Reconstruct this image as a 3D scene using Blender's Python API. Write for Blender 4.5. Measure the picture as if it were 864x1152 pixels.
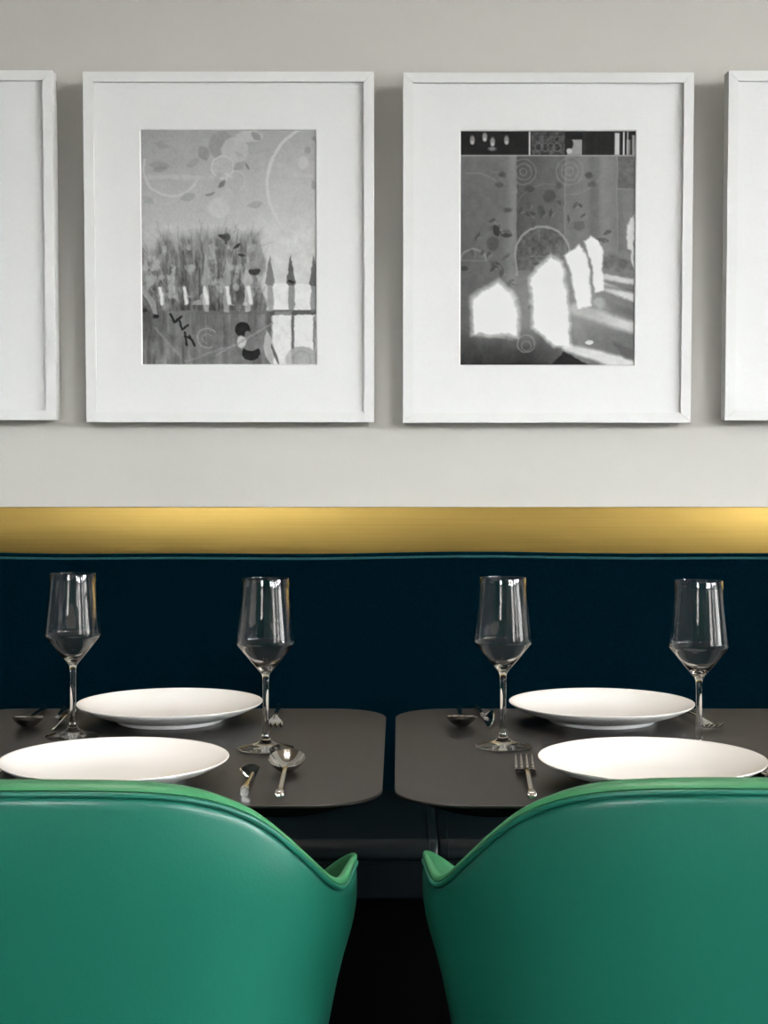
import bpy, math
import numpy as np
from mathutils import Vector, Matrix

# ------------------------------------------------------------------ scene
for o in list(bpy.data.objects):
    bpy.data.objects.remove(o, do_unlink=True)
scene = bpy.context.scene
col = scene.collection

# ------------------------------------------------------------------ camera
F, CX, CY, EYE = 1700.0, 449.0, 520.0, 1.142      # focal length and principal point in pixels of the 864x1152 frame
cam_d = bpy.data.cameras.new('camera')
cam_d.sensor_fit = 'VERTICAL'
cam_d.sensor_height = 36.0
cam_d.lens = F / 1152 * 36
cam_d.shift_x = -(CX - 432) / 1152
cam_d.shift_y = -(576 - CY) / 1152
cam_d.clip_start = 0.05
cam = bpy.data.objects.new('camera', cam_d)
cam.location = (0, 0, EYE)
cam.rotation_euler = (math.pi / 2, 0, 0)
col.objects.link(cam)
scene.camera = cam

# ------------------------------------------------------------------ world, daylight, exposure
world = bpy.data.worlds.new('world')
scene.world = world
world.use_nodes = True
world.node_tree.nodes['Background'].inputs[0].default_value = (0.95, 0.985, 1.0, 1)
world.node_tree.nodes['Background'].inputs[1].default_value = 50.0
vs = scene.view_settings
vs.view_transform = 'Standard'
vs.look = 'None'
vs.gamma = 1
vs.exposure = 0.45
vs.use_curve_mapping = False

WALL_Y, FRONT_Y = 3.10, -5.5          # picture wall, window wall behind the camera
LEFT_X, RIGHT_X, CEIL = -5.0, 8.5, 4.0
# windows: (wall, a0, a1, z0, z1); a runs along X on the front wall, along Y on the right wall
WINDOWS = [('front', -2.5, -1.3, 1.75, 3.7), ('front', 3.7, 4.8, 2.0, 3.7), ('front', 5.4, 7.6, 0.75, 3.7), ('right', -4.4, -3.2, 0.75, 3.7), ('right', -2.0, 0.7, 0.4, 3.7)]
for wall, a0, a1, z0, z1 in WINDOWS:                # light portals: the sky outside is sampled through the openings
    l = bpy.data.lights.new('window_portal', 'AREA')
    l.shape = 'RECTANGLE'
    l.size, l.size_y = a1 - a0, z1 - z0
    l.cycles.is_portal = True
    lo = bpy.data.objects.new('window_portal', l)
    if wall == 'front':
        lo.location = ((a0 + a1) / 2, FRONT_Y - 0.10, (z0 + z1) / 2)
        lo.rotation_euler = (math.pi / 2, 0, math.pi)
    else:
        lo.location = (RIGHT_X + 0.10, (a0 + a1) / 2, (z0 + z1) / 2)
        lo.rotation_euler = (math.pi / 2, 0, -math.pi / 2)
    col.objects.link(lo)
# warm recessed downlights in the ceiling over the two tables
DOWNLIGHTS = [(-0.38, 1.83), (0.40, 1.83)]
for x, y in DOWNLIGHTS:
    l = bpy.data.lights.new('downlight_lamp', 'SPOT')
    l.energy = 150
    l.color = (1.0, 0.90, 0.78)
    l.spot_size = math.radians(27)
    l.spot_blend = 0.55
    l.shadow_soft_size = 0.06
    lo = bpy.data.objects.new('downlight_lamp', l)
    lo.location = (x, y, CEIL - 0.03)
    col.objects.link(lo)

scene.cycles.use_denoising = True
scene.cycles.max_bounces = 14
scene.cycles.transmission_bounces = 12
scene.cycles.diffuse_bounces = 4
scene.cycles.sample_clamp_indirect = 6.0

# ------------------------------------------------------------------ materials
def srgb(r, g, b):
    f = lambda c: (c / 255 / 12.92) if c / 255 <= 0.04045 else ((c / 255 + 0.055) / 1.055) ** 2.4
    return (f(r), f(g), f(b), 1.0)

def mat(name, color, rough=0.5, metal=0.0, noise=None, bump=None, **kw):
    """noise=(scale, amount, stretch) mottles the colour; bump=(scale, strength, stretch)"""
    m = bpy.data.materials.new(name)
    m.use_nodes = True
    nt = m.node_tree
    b = nt.nodes['Principled BSDF']
    b.inputs['Base Color'].default_value = color
    b.inputs['Roughness'].default_value = rough
    b.inputs['Metallic'].default_value = metal
    for k, v in kw.items():
        b.inputs[k.replace('_', ' ')].default_value = v
    def tex(scale, stretch, detail=5):
        tc = nt.nodes.new('ShaderNodeTexCoord')
        mp = nt.nodes.new('ShaderNodeMapping')
        mp.inputs['Scale'].default_value = stretch
        nz = nt.nodes.new('ShaderNodeTexNoise')
        nz.inputs['Scale'].default_value = scale
        nz.inputs['Detail'].default_value = detail
        nt.links.new(tc.outputs['Object'], mp.inputs['Vector'])
        nt.links.new(mp.outputs['Vector'], nz.inputs['Vector'])
        return nz
    if noise:
        nz = tex(noise[0], noise[2])
        rp = nt.nodes.new('ShaderNodeValToRGB')
        a = noise[1]
        rp.color_ramp.elements[0].position = 0.3
        rp.color_ramp.elements[1].position = 0.7
        rp.color_ramp.elements[0].color = tuple(c * (1 - a) for c in color[:3]) + (1,)
        rp.color_ramp.elements[1].color = tuple(min(1, c * (1 + a)) for c in color[:3]) + (1,)
        nt.links.new(nz.outputs['Fac'], rp.inputs['Fac'])
        nt.links.new(rp.outputs['Color'], b.inputs['Base Color'])
    if bump:
        nz = tex(bump[0], bump[2], 8)
        bp = nt.nodes.new('ShaderNodeBump')
        bp.inputs['Strength'].default_value = bump[1]
        bp.inputs['Distance'].default_value = 0.002
        nt.links.new(nz.outputs['Fac'], bp.inputs['Height'])
        nt.links.new(bp.outputs['Normal'], b.inputs['Normal'])
    return m

ONE = (1, 1, 1)
M = {
    'plaster': mat('plaster', (0.62, 0.605, 0.568, 1), 0.9, noise=(1.6, 0.04, (1, 1, 2.2)), bump=(9, 0.12, (1, 1, 3))),
    'ceiling': mat('ceiling_paint', (0.22, 0.18, 0.13, 1), 0.9, noise=(2, 0.03, ONE)),
    'side': mat('side_wall_paint', (0.20, 0.19, 0.17, 1), 0.9, noise=(2, 0.05, ONE)),
    'facade': mat('stone_facade', (0.26, 0.25, 0.24, 1), 0.9, noise=(0.6, 0.1, ONE)),
    'floor': mat('dark_floor', (0.003, 0.003, 0.003, 1), 0.9, noise=(6, 0.2, (1, 8, 1)), Specular_IOR_Level=0.05),
    'frame': mat('white_lacquer', (0.90, 0.90, 0.89, 1), 0.4, noise=(30, 0.01, ONE)),
    'matboard': mat('mat_board', (0.93, 0.93, 0.93, 1), 0.85, noise=(200, 0.01, ONE)),
    'bevel': mat('mat_bevel', (0.9, 0.9, 0.89, 1), 0.8, noise=(200, 0.01, ONE)),
    'brass': mat('brushed_brass', (0.29, 0.192, 0.052, 1), 0.36, 1.0, noise=(14, 0.07, (0.15, 1, 22)), bump=(60, 0.10, (0.02, 1, 8))),
    'velvet': mat('teal_velvet', (0.0004, 0.0062, 0.0110, 1), 1.0, noise=(260, 0.35, ONE), bump=(420, 0.25, ONE),
                  Sheen_Weight=0.05, Sheen_Roughness=0.35, Sheen_Tint=(0.0, 0.25, 0.32, 1), Specular_IOR_Level=0.0),
    'velvet_edge_lit': mat('teal_velvet_edge_lit', (0.001, 0.060, 0.070, 1), 0.8, noise=(260, 0.3, ONE),
                  Sheen_Weight=0.3, Sheen_Roughness=0.35, Sheen_Tint=(0.0, 0.4, 0.45, 1)),  # lighter than the velvet: edge highlight painted into the colour
    'seat_leather': mat('dark_leather', (0.004, 0.008, 0.010, 1), 0.42, noise=(40, 0.2, ONE), bump=(90, 0.15, ONE), Specular_IOR_Level=0.3),
    'plinth': mat('black_plinth', (0.001, 0.001, 0.0012, 1), 0.9, noise=(20, 0.1, ONE), Specular_IOR_Level=0.02),
    'panel': mat('dark_panel', (0.0015, 0.0035, 0.0055, 1), 0.7, noise=(40, 0.2, ONE), Specular_IOR_Level=0.1),
    'table': mat('black_oak', (0.009, 0.0083, 0.0075, 1), 0.40, noise=(9, 0.3, (14, 0.8, 1)), bump=(40, 0.10, (14, 0.8, 1)), Specular_IOR_Level=0.3),
    'table_edge': mat('black_edge', (0.002, 0.002, 0.002, 1), 0.8, noise=(9, 0.2, ONE), Specular_IOR_Level=0.05),
    'iron': mat('black_iron', (0.006, 0.006, 0.007, 1), 0.5, 0.2, noise=(30, 0.1, ONE)),
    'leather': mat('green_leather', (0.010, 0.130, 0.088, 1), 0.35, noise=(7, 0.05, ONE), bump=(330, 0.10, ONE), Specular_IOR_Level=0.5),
    'leather_in_lit': mat('green_leather_inner_lit', (0.035, 0.20, 0.085, 1), 0.45, noise=(7, 0.05, ONE), bump=(330, 0.10, ONE)),  # lighter green for the inside; on the rim it paints in overhead light
    'porcelain': mat('white_porcelain', (0.86, 0.85, 0.84, 1), 0.22, noise=(5, 0.005, ONE)),
    'steel': mat('polished_steel', (0.72, 0.70, 0.66, 1), 0.12, 1.0, noise=(50, 0.03, ONE)),
    'glass': mat('clear_crystal', (1, 1, 1, 1), 0.0, Transmission_Weight=1.0, IOR=1.5),
}

# ------------------------------------------------------------------ mesh helpers
class MB:
    def __init__(self):
        self.v, self.f = [], []
    def add(self, vs_, fs_):
        o = len(self.v)
        self.v += [tuple(p) for p in vs_]
        self.f += [tuple(i + o for i in f) for f in fs_]
        return self
    def box(self, x0, x1, y0, y1, z0, z1, b=0.0):
        if b <= 0:
            vs_ = [(x, y, z) for z in (z0, z1) for y in (y0, y1) for x in (x0, x1)]
            return self.add(vs_, [(0, 2, 3, 1), (4, 5, 7, 6), (0, 1, 5, 4), (2, 6, 7, 3), (0, 4, 6, 2), (1, 3, 7, 5)])
        import bmesh
        bm = bmesh.new()
        bmesh.ops.create_cube(bm, size=1)
        for v in bm.verts:
            v.co = ((x0 + x1) / 2 + v.co.x * (x1 - x0), (y0 + y1) / 2 + v.co.y * (y1 - y0), (z0 + z1) / 2 + v.co.z * (z1 - z0))
        bmesh.ops.bevel(bm, geom=list(bm.edges), offset=b, segments=3, profile=0.5, affect='EDGES')
        bm.verts.index_update()
        self.add([v.co for v in bm.verts], [[v.index for v in f.verts] for f in bm.faces])
        bm.free()
        return self
    def loft(self, rings, closed=True, cap=True):
        n = len(rings[0])
        vs_ = [p for r in rings for p in r]
        fs_ = []
        for i in range(len(rings) - 1):
            for j in range(n if closed else n - 1):
                a, b_ = i * n + j, i * n + (j + 1) % n
                fs_.append((a, b_, b_ + n, a + n))
        if cap and closed:
            fs_.append(tuple(range(n))[::-1])
            fs_.append(tuple((len(rings) - 1) * n + j for j in range(n)))
        return self.add(vs_, fs_)
    def lathe(self, prof, n=64, closed=False):
        """prof: (radius, z); radius 0 points become poles"""
        vs_, idx = [], []
        for r, z in prof:
            if r <= 1e-7:
                idx.append([len(vs_)] * n); vs_.append((0, 0, z))
            else:
                s = len(vs_)
                vs_ += [(r * math.cos(2 * math.pi * j / n), r * math.sin(2 * math.pi * j / n), z) for j in range(n)]
                idx.append(list(range(s, s + n)))
        fs_ = []
        m = len(idx)
        for i in range(m if closed else m - 1):
            A, B = idx[i], idx[(i + 1) % m]
            for j in range(n):
                k = (j + 1) % n
                q = [A[j], A[k], B[k], B[j]]
                q2 = []
                for t in q:
                    if t not in q2: q2.append(t)
                if len(q2) > 2: fs_.append(tuple(q2))
        return self.add(vs_, fs_)
    def tube(self, pts, r, n=8, closed=False, cap=True):
        pts = [Vector(p) for p in pts]
        rings, prev = [], None
        for i, p in enumerate(pts):
            a = pts[i - 1] if (i > 0 or closed) else p
            c = pts[(i + 1) % len(pts)] if (i < len(pts) - 1 or closed) else p
            t = (c - a).normalized()
            if prev is None:
                u = t.cross(Vector((0, 0, 1)))
                if u.length < 1e-4: u = t.cross(Vector((1, 0, 0)))
            else:
                u = prev - t * prev.dot(t)
            u.normalize(); w = t.cross(u); prev = u
            rr = r[i] if isinstance(r, (list, tuple)) else r
            rings.append([p + (u * math.cos(2 * math.pi * k / n) + w * math.sin(2 * math.pi * k / n)) * rr for k in range(n)])
        if closed:
            rings.append(rings[0])
            return self.loft(rings, True, False)
        return self.loft(rings, True, cap)
    def build(self, name, m, parent=None, smooth=35):
        me = bpy.data.meshes.new(name)
        me.from_pydata(self.v, [], self.f)
        import bmesh
        bm = bmesh.new(); bm.from_mesh(me)
        bmesh.ops.remove_doubles(bm, verts=bm.verts, dist=1e-6)
        bmesh.ops.recalc_face_normals(bm, faces=bm.faces)
        bm.to_mesh(me); bm.free()
        if smooth:
            me.shade_smooth()
            me.set_sharp_from_angle(angle=math.radians(smooth))
        me.materials.append(M[m] if isinstance(m, str) else m)
        o = bpy.data.objects.new(name, me)
        col.objects.link(o)
        if parent: o.parent = parent
        return o

def empty(name, loc, rz=0.0):
    o = bpy.data.objects.new(name, None)
    o.empty_display_size = 0.05
    o.location = loc
    o.rotation_euler = (0, 0, rz)
    col.objects.link(o)
    return o

def tag(o, label=None, cat=None, group=None, kind=None):
    if label: o['label'] = label
    if cat: o['category'] = cat
    if group: o['group'] = group
    if kind: o['kind'] = kind
    return o

def copy_tree(o, parent=None):
    c = o.copy(); col.objects.link(c); c.parent = parent
    for ch in list(o.children): copy_tree(ch, c)
    return c

def X_at(x, Y): return (x - CX) * Y / F
def Z_at(y, Y): return EYE - (y - CY) * Y / F

# ------------------------------------------------------------------ the room
MB().box(LEFT_X, RIGHT_X, FRONT_Y - 0.2, WALL_Y + 0.2, -0.1, 0).build('floor', 'floor', smooth=0)
MB().box(LEFT_X, RIGHT_X, FRONT_Y - 0.2, WALL_Y + 0.2, CEIL, CEIL + 0.1).build('ceiling', 'ceiling', smooth=0)
MB().box(LEFT_X, RIGHT_X, WALL_Y, WALL_Y + 0.2, 0, CEIL).build('wall_back', 'plaster', smooth=0)
MB().box(LEFT_X - 0.2, LEFT_X, FRONT_Y - 0.2, WALL_Y + 0.2, 0, CEIL).build('wall_left', 'side', smooth=0)
def pierced(span, holes, put):
    """a wall with rectangular openings: put(a0, a1, z0, z1) adds one block"""
    a = span[0]
    for h0, h1, z0, z1 in sorted(holes):
        put(a, h0, 0, CEIL); put(h0, h1, 0, z0); put(h0, h1, z1, CEIL)
        a = h1
    put(a, span[1], 0, CEIL)
wf, wr = MB(), MB()
pierced((LEFT_X, RIGHT_X), [w[1:] for w in WINDOWS if w[0] == 'front'], lambda a, b, c, d: wf.box(a, b, FRONT_Y - 0.2, FRONT_Y, c, d))
pierced((FRONT_Y - 0.2, WALL_Y + 0.2), [w[1:] for w in WINDOWS if w[0] == 'right'], lambda a, b, c, d: wr.box(RIGHT_X, RIGHT_X + 0.2, a, b, c, d))
wf.build('wall_front', 'side', smooth=0)
wr.build('wall_right', 'side', smooth=0)
for n in ('floor', 'ceiling', 'wall_back', 'wall_left', 'wall_right', 'wall_front'):
    tag(bpy.data.objects[n], kind='structure')
for i, (wall, a0, a1, z0, z1) in enumerate(WINDOWS):
    w = MB()
    t = 0.06
    def bar(p0, p1, q0, q1):
        if wall == 'front': w.box(p0, p1, FRONT_Y - 0.08, FRONT_Y - 0.03, q0, q1)
        else: w.box(RIGHT_X + 0.03, RIGHT_X + 0.08, p0, p1, q0, q1)
    bar(a0, a0 + t, z0, z1); bar(a1 - t, a1, z0, z1); bar(a0, a1, z0, z0 + t); bar(a0, a1, z1 - t, z1)
    am = (a0 + a1) / 2
    bar(am - 0.06, am + 0.06, z0, z1); bar(a0, a1, 2.50, 2.57)
    tag(w.build('window_%d' % (i + 1), 'iron', smooth=0), kind='structure')
dl = None
for x, y in DOWNLIGHTS:
    if dl is None:
        dl = MB().lathe([(0.075, 0), (0.095, 0), (0.098, -0.004), (0.095, -0.008), (0.078, -0.008), (0.075, 0)], 40).build('ceiling_downlight', 'frame')
        o = dl
    else:
        o = copy_tree(dl)
    o.location = (x, y, CEIL)
    tag(o, 'round white recessed ceiling downlight above the %s table' % ('left' if x < 0 else 'right'), 'downlight', 'ceiling downlights')
# the street outside the windows: pavement and the facades opposite, which hide the lower sky
tag(MB().box(-30, 40, -40, -5.75, -0.12, -0.05).build('street', 'side', smooth=0), kind='structure')
tag(MB().box(-26, 34, -26, -20, -0.05, 5.7).build('wall_opposite', 'facade', smooth=0), kind='structure')
tag(MB().box(23.5, 29, -19.5, 14, -0.05, 5.6).build('wall_side_street', 'facade', smooth=0), kind='structure')

# brass strip along the wall above the banquette
BRASS_Y = 3.088
zb = Z_at(570.5, BRASS_Y)
bs = MB().box(-2.2, 2.4, BRASS_Y, WALL_Y + 0.001, 0.90, zb, 0.0012).build('trim_1', 'brass')
tag(bs, kind='structure')

# ------------------------------------------------------------------ banquette
BX0, BX1 = -2.0, 2.2
SEAT_Z = 0.50
bq = tag(empty('banquette', (0.067, 2.80, 0)), 'long dark teal velvet banquette bench running along the wall under the brass strip', 'banquette')
def bq_build(mb, name, m, parent=bq, smooth=35):
    o = mb.build(name, m, None, smooth)
    o.data.transform(Matrix.Translation((-0.067, -2.80, 0)))
    o.parent = parent
    return o
# velvet back: a profile in Y/Z, extruded along X with slow waviness of the top edge
def back_profile(x):
    w = 0.0018 * math.sin(x * 5.3 + 0.6) + 0.0012 * math.sin(x * 11.0) - 0.0012
    T = 0.958 + w
    return [(3.086, 0.40), (2.955, 0.40), (2.962, 0.50), (2.972, 0.62), (2.992, 0.80), (3.003, 0.90), (3.008, T - 0.022),
            (3.0125, T - 0.008), (3.022, T - 0.001), (3.035, T), (3.086, T)]
N = 90
rings = [[(x, y, z) for y, z in back_profile(x)] for x in np.linspace(BX0, BX1, N)]
bq_build(MB().loft(rings), 'backrest', 'velvet')
pts = []
for x in np.linspace(BX0, BX1, 160):
    p = back_profile(x)
    pts.append((x, 3.0115, p[8][1] - 0.0045))
bq_build(MB().tube(pts, 0.0024, 8), 'piping', 'velvet_edge_lit')  # highlight along the back's top edge, put in as a lighter cord
# leather seat cushions butted together, joint at x = 0.067
prof_seat = []
y0, y1, z0, z1 = 2.555, 2.965, 0.464, SEAT_Z
def seat_ring(x, s):
    # y/z loop of the cushion, s shrinks it at the ends for rounded edges
    r = 0.026
    loop = []
    for a in np.linspace(0, math.pi / 2, 9):
        loop.append((y0 + r - r * math.cos(a), z1 - r + r * math.sin(a)))
    loop += [(y1, z1), (y1, z0)]
    loop += [(y0 + 0.010, z0), (y0 + 0.002, z0 + 0.006)]
    cy_, cz_ = (y0 + y1) / 2, (z0 + z1) / 2
    return [(x, cy_ + (y - cy_) * (1 - 0.02 * s), cz_ + (z - cz_) * (1 - 0.12 * s)) for y, z in loop]
joints = [BX0, -0.965, 0.067, 1.10, BX1]
for a, b in zip(joints[:-1], joints[1:]):
    rings = []
    for t, s in ((0, 1), (0.002, 0.45), (0.006, 0.12), (0.012, 0)):
        rings.append(seat_ring(a + 0.0008 + t, s))
    for t, s in ((0.012, 0), (0.006, 0.12), (0.002, 0.45), (0, 1)):
        rings.append(seat_ring(b - 0.0008 - t, s))
    cu = bq_build(MB().loft(rings), 'seat_cushion', 'seat_leather')
    for xx in (a + 0.016, b - 0.016):
        bq_build(MB().tube([(xx, y, z + 0.0004) for (_, y, z) in seat_ring(xx, 0)[:10]], 0.0012, 6), 'seam', 'seat_leather', cu)
bq_build(MB().box(BX0, BX1, 2.567, 2.585, 0.400, 0.462, 0.003), 'front_panel', 'panel')
bq_build(MB().tube([(BX0, 2.566, 0.4625), (BX1, 2.566, 0.4625)], 0.0022, 8), 'welt', 'seat_leather')
bq_build(MB().box(BX0, BX1, 2.585, 3.08, 0.395, 0.463), 'seat_base', 'plinth', smooth=0)
bq_build(MB().box(BX0 + 0.02, BX1 - 0.02, 2.68, 3.08, 0.0, 0.395), 'plinth', 'plinth', smooth=0)

# ------------------------------------------------------------------ framed prints (colour computed point by point)
def noise2(U, V, scale, seed, octaves=4):
    rng = np.random.RandomState(seed)
    out = np.zeros_like(U); amp, tot = 1.0, 0.0
    for k in range(octaves):
        sx, sy = scale[0] * 2 ** k, scale[1] * 2 ** k
        g = rng.rand(int(sy) + 3, int(sx) + 3)
        x, y = U * sx, V * sy
        i, j = np.clip(x.astype(int), 0, int(sx) + 1), np.clip(y.astype(int), 0, int(sy) + 1)
        fx, fy = np.clip(x - i, 0, 1), np.clip(y - j, 0, 1)
        fx, fy = fx * fx * (3 - 2 * fx), fy * fy * (3 - 2 * fy)
        out += amp * ((g[j, i] * (1 - fx) + g[j, i + 1] * fx) * (1 - fy) + (g[j + 1, i] * (1 - fx) + g[j + 1, i + 1] * fx) * fy)
        tot += amp; amp *= 0.55
    return out / tot

class Print:
    """a grey-scale picture as a function, in the pixel frame 0..805 by 0..1075 (y down)"""
    W, H = 805.0, 1075.0
    def __init__(self, nx=260, ny=346):
        self.nx, self.ny = nx, ny
        self.X, self.Y = np.meshgrid(np.linspace(0, self.W, nx), np.linspace(0, self.H, ny))
        self.U, self.V = self.X / self.W, self.Y / self.H
        self.g = np.zeros_like(self.X)
        U0, V0 = self.U, self.V
        self.X = self.X + 10 * (noise2(U0, V0, (9, 12), 77, 4) - 0.5) + 6 * (noise2(U0, V0, (50, 66), 79, 2) - 0.5)
        self.Y = self.Y + 10 * (noise2(U0, V0, (9, 12), 78, 4) - 0.5) + 6 * (noise2(U0, V0, (50, 66), 80, 2) - 0.5)
    def mix(self, mask, val, a=1.0):
        m = np.clip(mask, 0, 1) * a
        self.g = self.g * (1 - m) + val * m
    def disc(self, x, y, rx, ry, val, soft=5, a=1.0):
        d = np.sqrt(((self.X - x) / rx) ** 2 + ((self.Y - y) / ry) ** 2)
        self.mix((1 - d) * min(rx, ry) / soft + 0.5, val, a)
    def ring(self, x, y, r, w, val, a=1.0, ang=None, soft=5):
        d = np.hypot(self.X - x, self.Y - y)
        m = np.clip((w / 2 - abs(d - r)) / soft + 0.5, 0, 1)
        if ang:
            t = np.degrees(np.arctan2(self.Y - y, self.X - x)) % 360
            m = m * ((t - ang[0]) % 360 < (ang[1] - ang[0]))
        self.mix(m, val, a)
    def line(self, x0, y0, x1, y1, w, val, a=1.0, soft=4, w1=None):
        dx, dy = x1 - x0, y1 - y0
        t = np.clip(((self.X - x0) * dx + (self.Y - y0) * dy) / (dx * dx + dy * dy), 0, 1)
        d = np.hypot(self.X - x0 - t * dx, self.Y - y0 - t * dy)
        ww = w if w1 is None else w + (w1 - w) * t
        self.mix((ww / 2 - d) / soft + 0.5, val, a)
    def rect(self, x0, y0, x1, y1, val, soft=4, a=1.0):
        d = np.minimum(np.minimum(self.X - x0, x1 - self.X), np.minimum(self.Y - y0, y1 - self.Y))
        self.mix(d / soft + 0.5, val, a)
    def poly(self, pts, val, soft=6, a=1.0):
        pts = np.array(pts, float)
        n = len(pts)
        inside = np.zeros(self.X.shape, bool)
        dist = np.full(self.X.shape, 1e9)
        for i in range(n):
            x0, y0 = pts[i]; x1, y1 = pts[(i + 1) % n]
            c = ((y0 > self.Y) != (y1 > self.Y)) & (self.X < (x1 - x0) * (self.Y - y0) / (y1 - y0 + 1e-9) + x0)
            inside ^= c
            dx, dy = x1 - x0, y1 - y0
            t = np.clip(((self.X - x0) * dx + (self.Y - y0) * dy) / (dx * dx + dy * dy + 1e-9), 0, 1)
            dist = np.minimum(dist, np.hypot(self.X - x0 - t * dx, self.Y - y0 - t * dy))
        self.mix(np.where(inside, dist, -dist) / soft + 0.5, val, a)
    def leaf(self, x, y, L, w, ang, val, a=1.0):
        c, s = math.cos(math.radians(ang)), math.sin(math.radians(ang))
        p = (self.X - x) * c + (self.Y - y) * s
        q = -(self.X - x) * s + (self.Y - y) * c
        half = w / 2 * np.clip(1 - (2 * p / L) ** 2, 0, 1)
        self.mix((half - abs(q)) / 4 + 0.5 * (half > 1), val, a)

def garden_print():
    p = Print()
    U, V, X, Y = p.U, p.V, p.X, p.Y
    p.g = 152 + 30 * np.clip(V / 0.4, 0, 1) + 12 * (U - 0.3)
    p.g += 10 * (noise2(U, V, (3, 4), 1) - 0.5)
    # sky inside the big ring
    d = np.hypot(X - 870, Y - 250)
    p.mix((285 - d) / 6, 160 + 38 * np.clip(V / 0.45, 0, 1), 0.8)
    p.ring(870, 250, 290, 15, 196, 0.85)
    p.ring(140, 175, 128, 12, 186, 0.8, (15, 200))
    p.rect(30, 205, 330, 225, 184, 14, 0.6)
    # pale petals and leaves
    p.disc(372, 70, 60, 62, 138, 6, 0.8); p.disc(432, 92, 62, 58, 176, 8, 0.9)
    p.disc(375, 168, 52, 50, 172, 8, 0.85); p.ring(375, 168, 50, 7, 190, 0.8)
    p.disc(437, 232, 44, 42, 168, 8, 0.8); p.ring(437, 232, 43, 6, 186, 0.7, (180, 420))
    p.disc(305, 250, 42, 40, 170, 9, 0.7); p.disc(360, 352, 50, 48, 190, 10, 0.85)
    p.disc(500, 30, 60, 28, 182, 9, 0.8); p.disc(395, 300, 30, 40, 180, 9, 0.7)
    for q in [(100, 68, 70, 30, 20, 128), (85, 160, 90, 36, 5, 128), (90, 178, 70, 24, -5, 120), (288, 105, 70, 48, 60, 118),
              (240, 150, 70, 30, -35, 134), (530, 30, 50, 34, 40, 108), (487, 165, 36, 12, 55, 92), (450, 165, 60, 30, -30, 132),
              (372, 243, 46, 20, -45, 74), (318, 290, 50, 12, -22, 100), (525, 340, 70, 30, -10, 140), (215, 305, 70, 34, -20, 136),
              (765, 90, 36, 26, 70, 130), (795, 250, 22, 40, 0, 128), (795, 40, 20, 20, 0, 110), (30, 320, 60, 30, 30, 140),
              (450, 110, 40, 14, 20, 146), (350, 215, 60, 22, -60, 150), (400, 205, 44, 12, 30, 186)]:
        p.leaf(q[0], q[1], q[2] * 1.1, q[3] * 1.1, q[4], q[5] + 8, 0.6)
    p.disc(745, 150, 24, 30, 196, 10, 0.6); p.rect(700, 200, 790, 215, 190, 8, 0.5)
    # hedge / tree mass with fine branches fanning up
    edge = 470 + 70 * (noise2(U, V * 0, (14, 2), 5) - 0.5) - 40 * np.exp(-((X - 330) / 150) ** 2) + 60 * np.exp(-(X / 60) ** 2)
    frond = noise2(U + 0.35 * (V - 0.4) * (U - 0.45), V, (75, 14), 6, 3)
    tree = np.clip((Y - edge) / 90, 0, 1) * np.clip((566 - X + 14 * np.sin(Y / 30)) / 10, 0, 1)
    tone = 105 + 95 * (frond - 0.5) + 70 * (noise2(U, V, (16, 20), 7, 4) - 0.5)
    tone = tone - 12 * np.clip((Y - 600) / 250, 0, 1)
    p.mix(tree * np.clip(0.35 + 1.3 * noise2(U, V, (40, 20), 8, 3), 0, 1), tone)
    rng = np.random.RandomState(3)
    for k in range(260):
        x = rng.uniform(5, 560); y = rng.uniform(440 + 60 * abs(x - 330) / 330, 800)
        L = rng.uniform(30, 90); a = math.radians(-90 + (x - 300) / 300 * 42 + rng.normal(0, 16))
        p.line(x, y, x + L * math.cos(a), y + L * math.sin(a), rng.uniform(1, 4), rng.choice([64, 76, 90, 150, 168]), 0.32, 6)
    lightpatch = np.clip((noise2(U, V, (22, 24), 9, 3) - 0.56) * 8, 0, 1) * tree * (Y < 800)
    p.mix(lightpatch, 172, 0.7)
    p.disc(520, 570, 38, 48, 138, 8, 0.7); p.ring(520, 660, 60, 8, 150, 0.5, (60, 250))
    # pale right side behind the railing
    p.poly([(566, 420), (805, 470), (805, 1075), (600, 1075), (600, 760), (566, 700)], 196 + 20 * V, 110, 0.75)
    p.rect(603, 700, 805, 1075, 226, 6, 0.9)
    # low wall
    wall = np.clip((Y - 822) / 8, 0, 1) * np.clip((602 - X) / 8, 0, 1)
    p.mix(wall, 104 + 50 * (noise2(U, V, (40, 10), 12, 3) - 0.5) - 18 * np.clip((150 - X) / 150, 0, 1))
    p.mix(wall * np.clip((Y - 950) / 60, 0, 1) * np.clip((300 - X) / 100, 0, 1), 110 + 90 * (noise2(U, V, (60, 10), 13, 2) - 0.5), 0.8)
    p.line(250, 832, 610, 836, 16, 92, 0.6); p.line(596, 836, 805, 832, 22, 78, 0.95)
    # railing spears
    for x, val, a in ((297, 168, 0.7), (392, 165, 0.7), (488, 178, 0.8), (592, 112, 0.9), (689, 88, 0.95), (793, 92, 0.95)):
        p.poly([(x, 570), (x + 8, 610), (x + 22, 700), (x + 12, 712), (x - 12, 712), (x - 22, 700), (x - 8, 610)], val, 5, a)
        p.poly([(x - 12, 712), (x + 12, 712), (x + 16, 790), (x + 10, 830), (x - 10, 830), (x - 16, 790)], val + 25, 5, a * 0.8)
    p.leaf(689, 692, 40, 16, 20, 40)
    for x in (90, 203, 298, 400, 498):
        p.line(x - 5, 722, x + 5, 790, 17, 218, 0.95, 7)
    p.rect(688, 840, 702, 1075, 92, 4, 0.95); p.rect(790, 850, 800, 1075, 120, 4, 0.9); p.rect(376, 850, 384, 980, 84, 5, 0.7)
    p.rect(280, 850, 288, 980, 92, 5, 0.6)
    p.disc(735, 1052, 75, 62, 156, 6, 0.9); p.ring(735, 1052, 40, 8, 142, 0.6)
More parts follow.
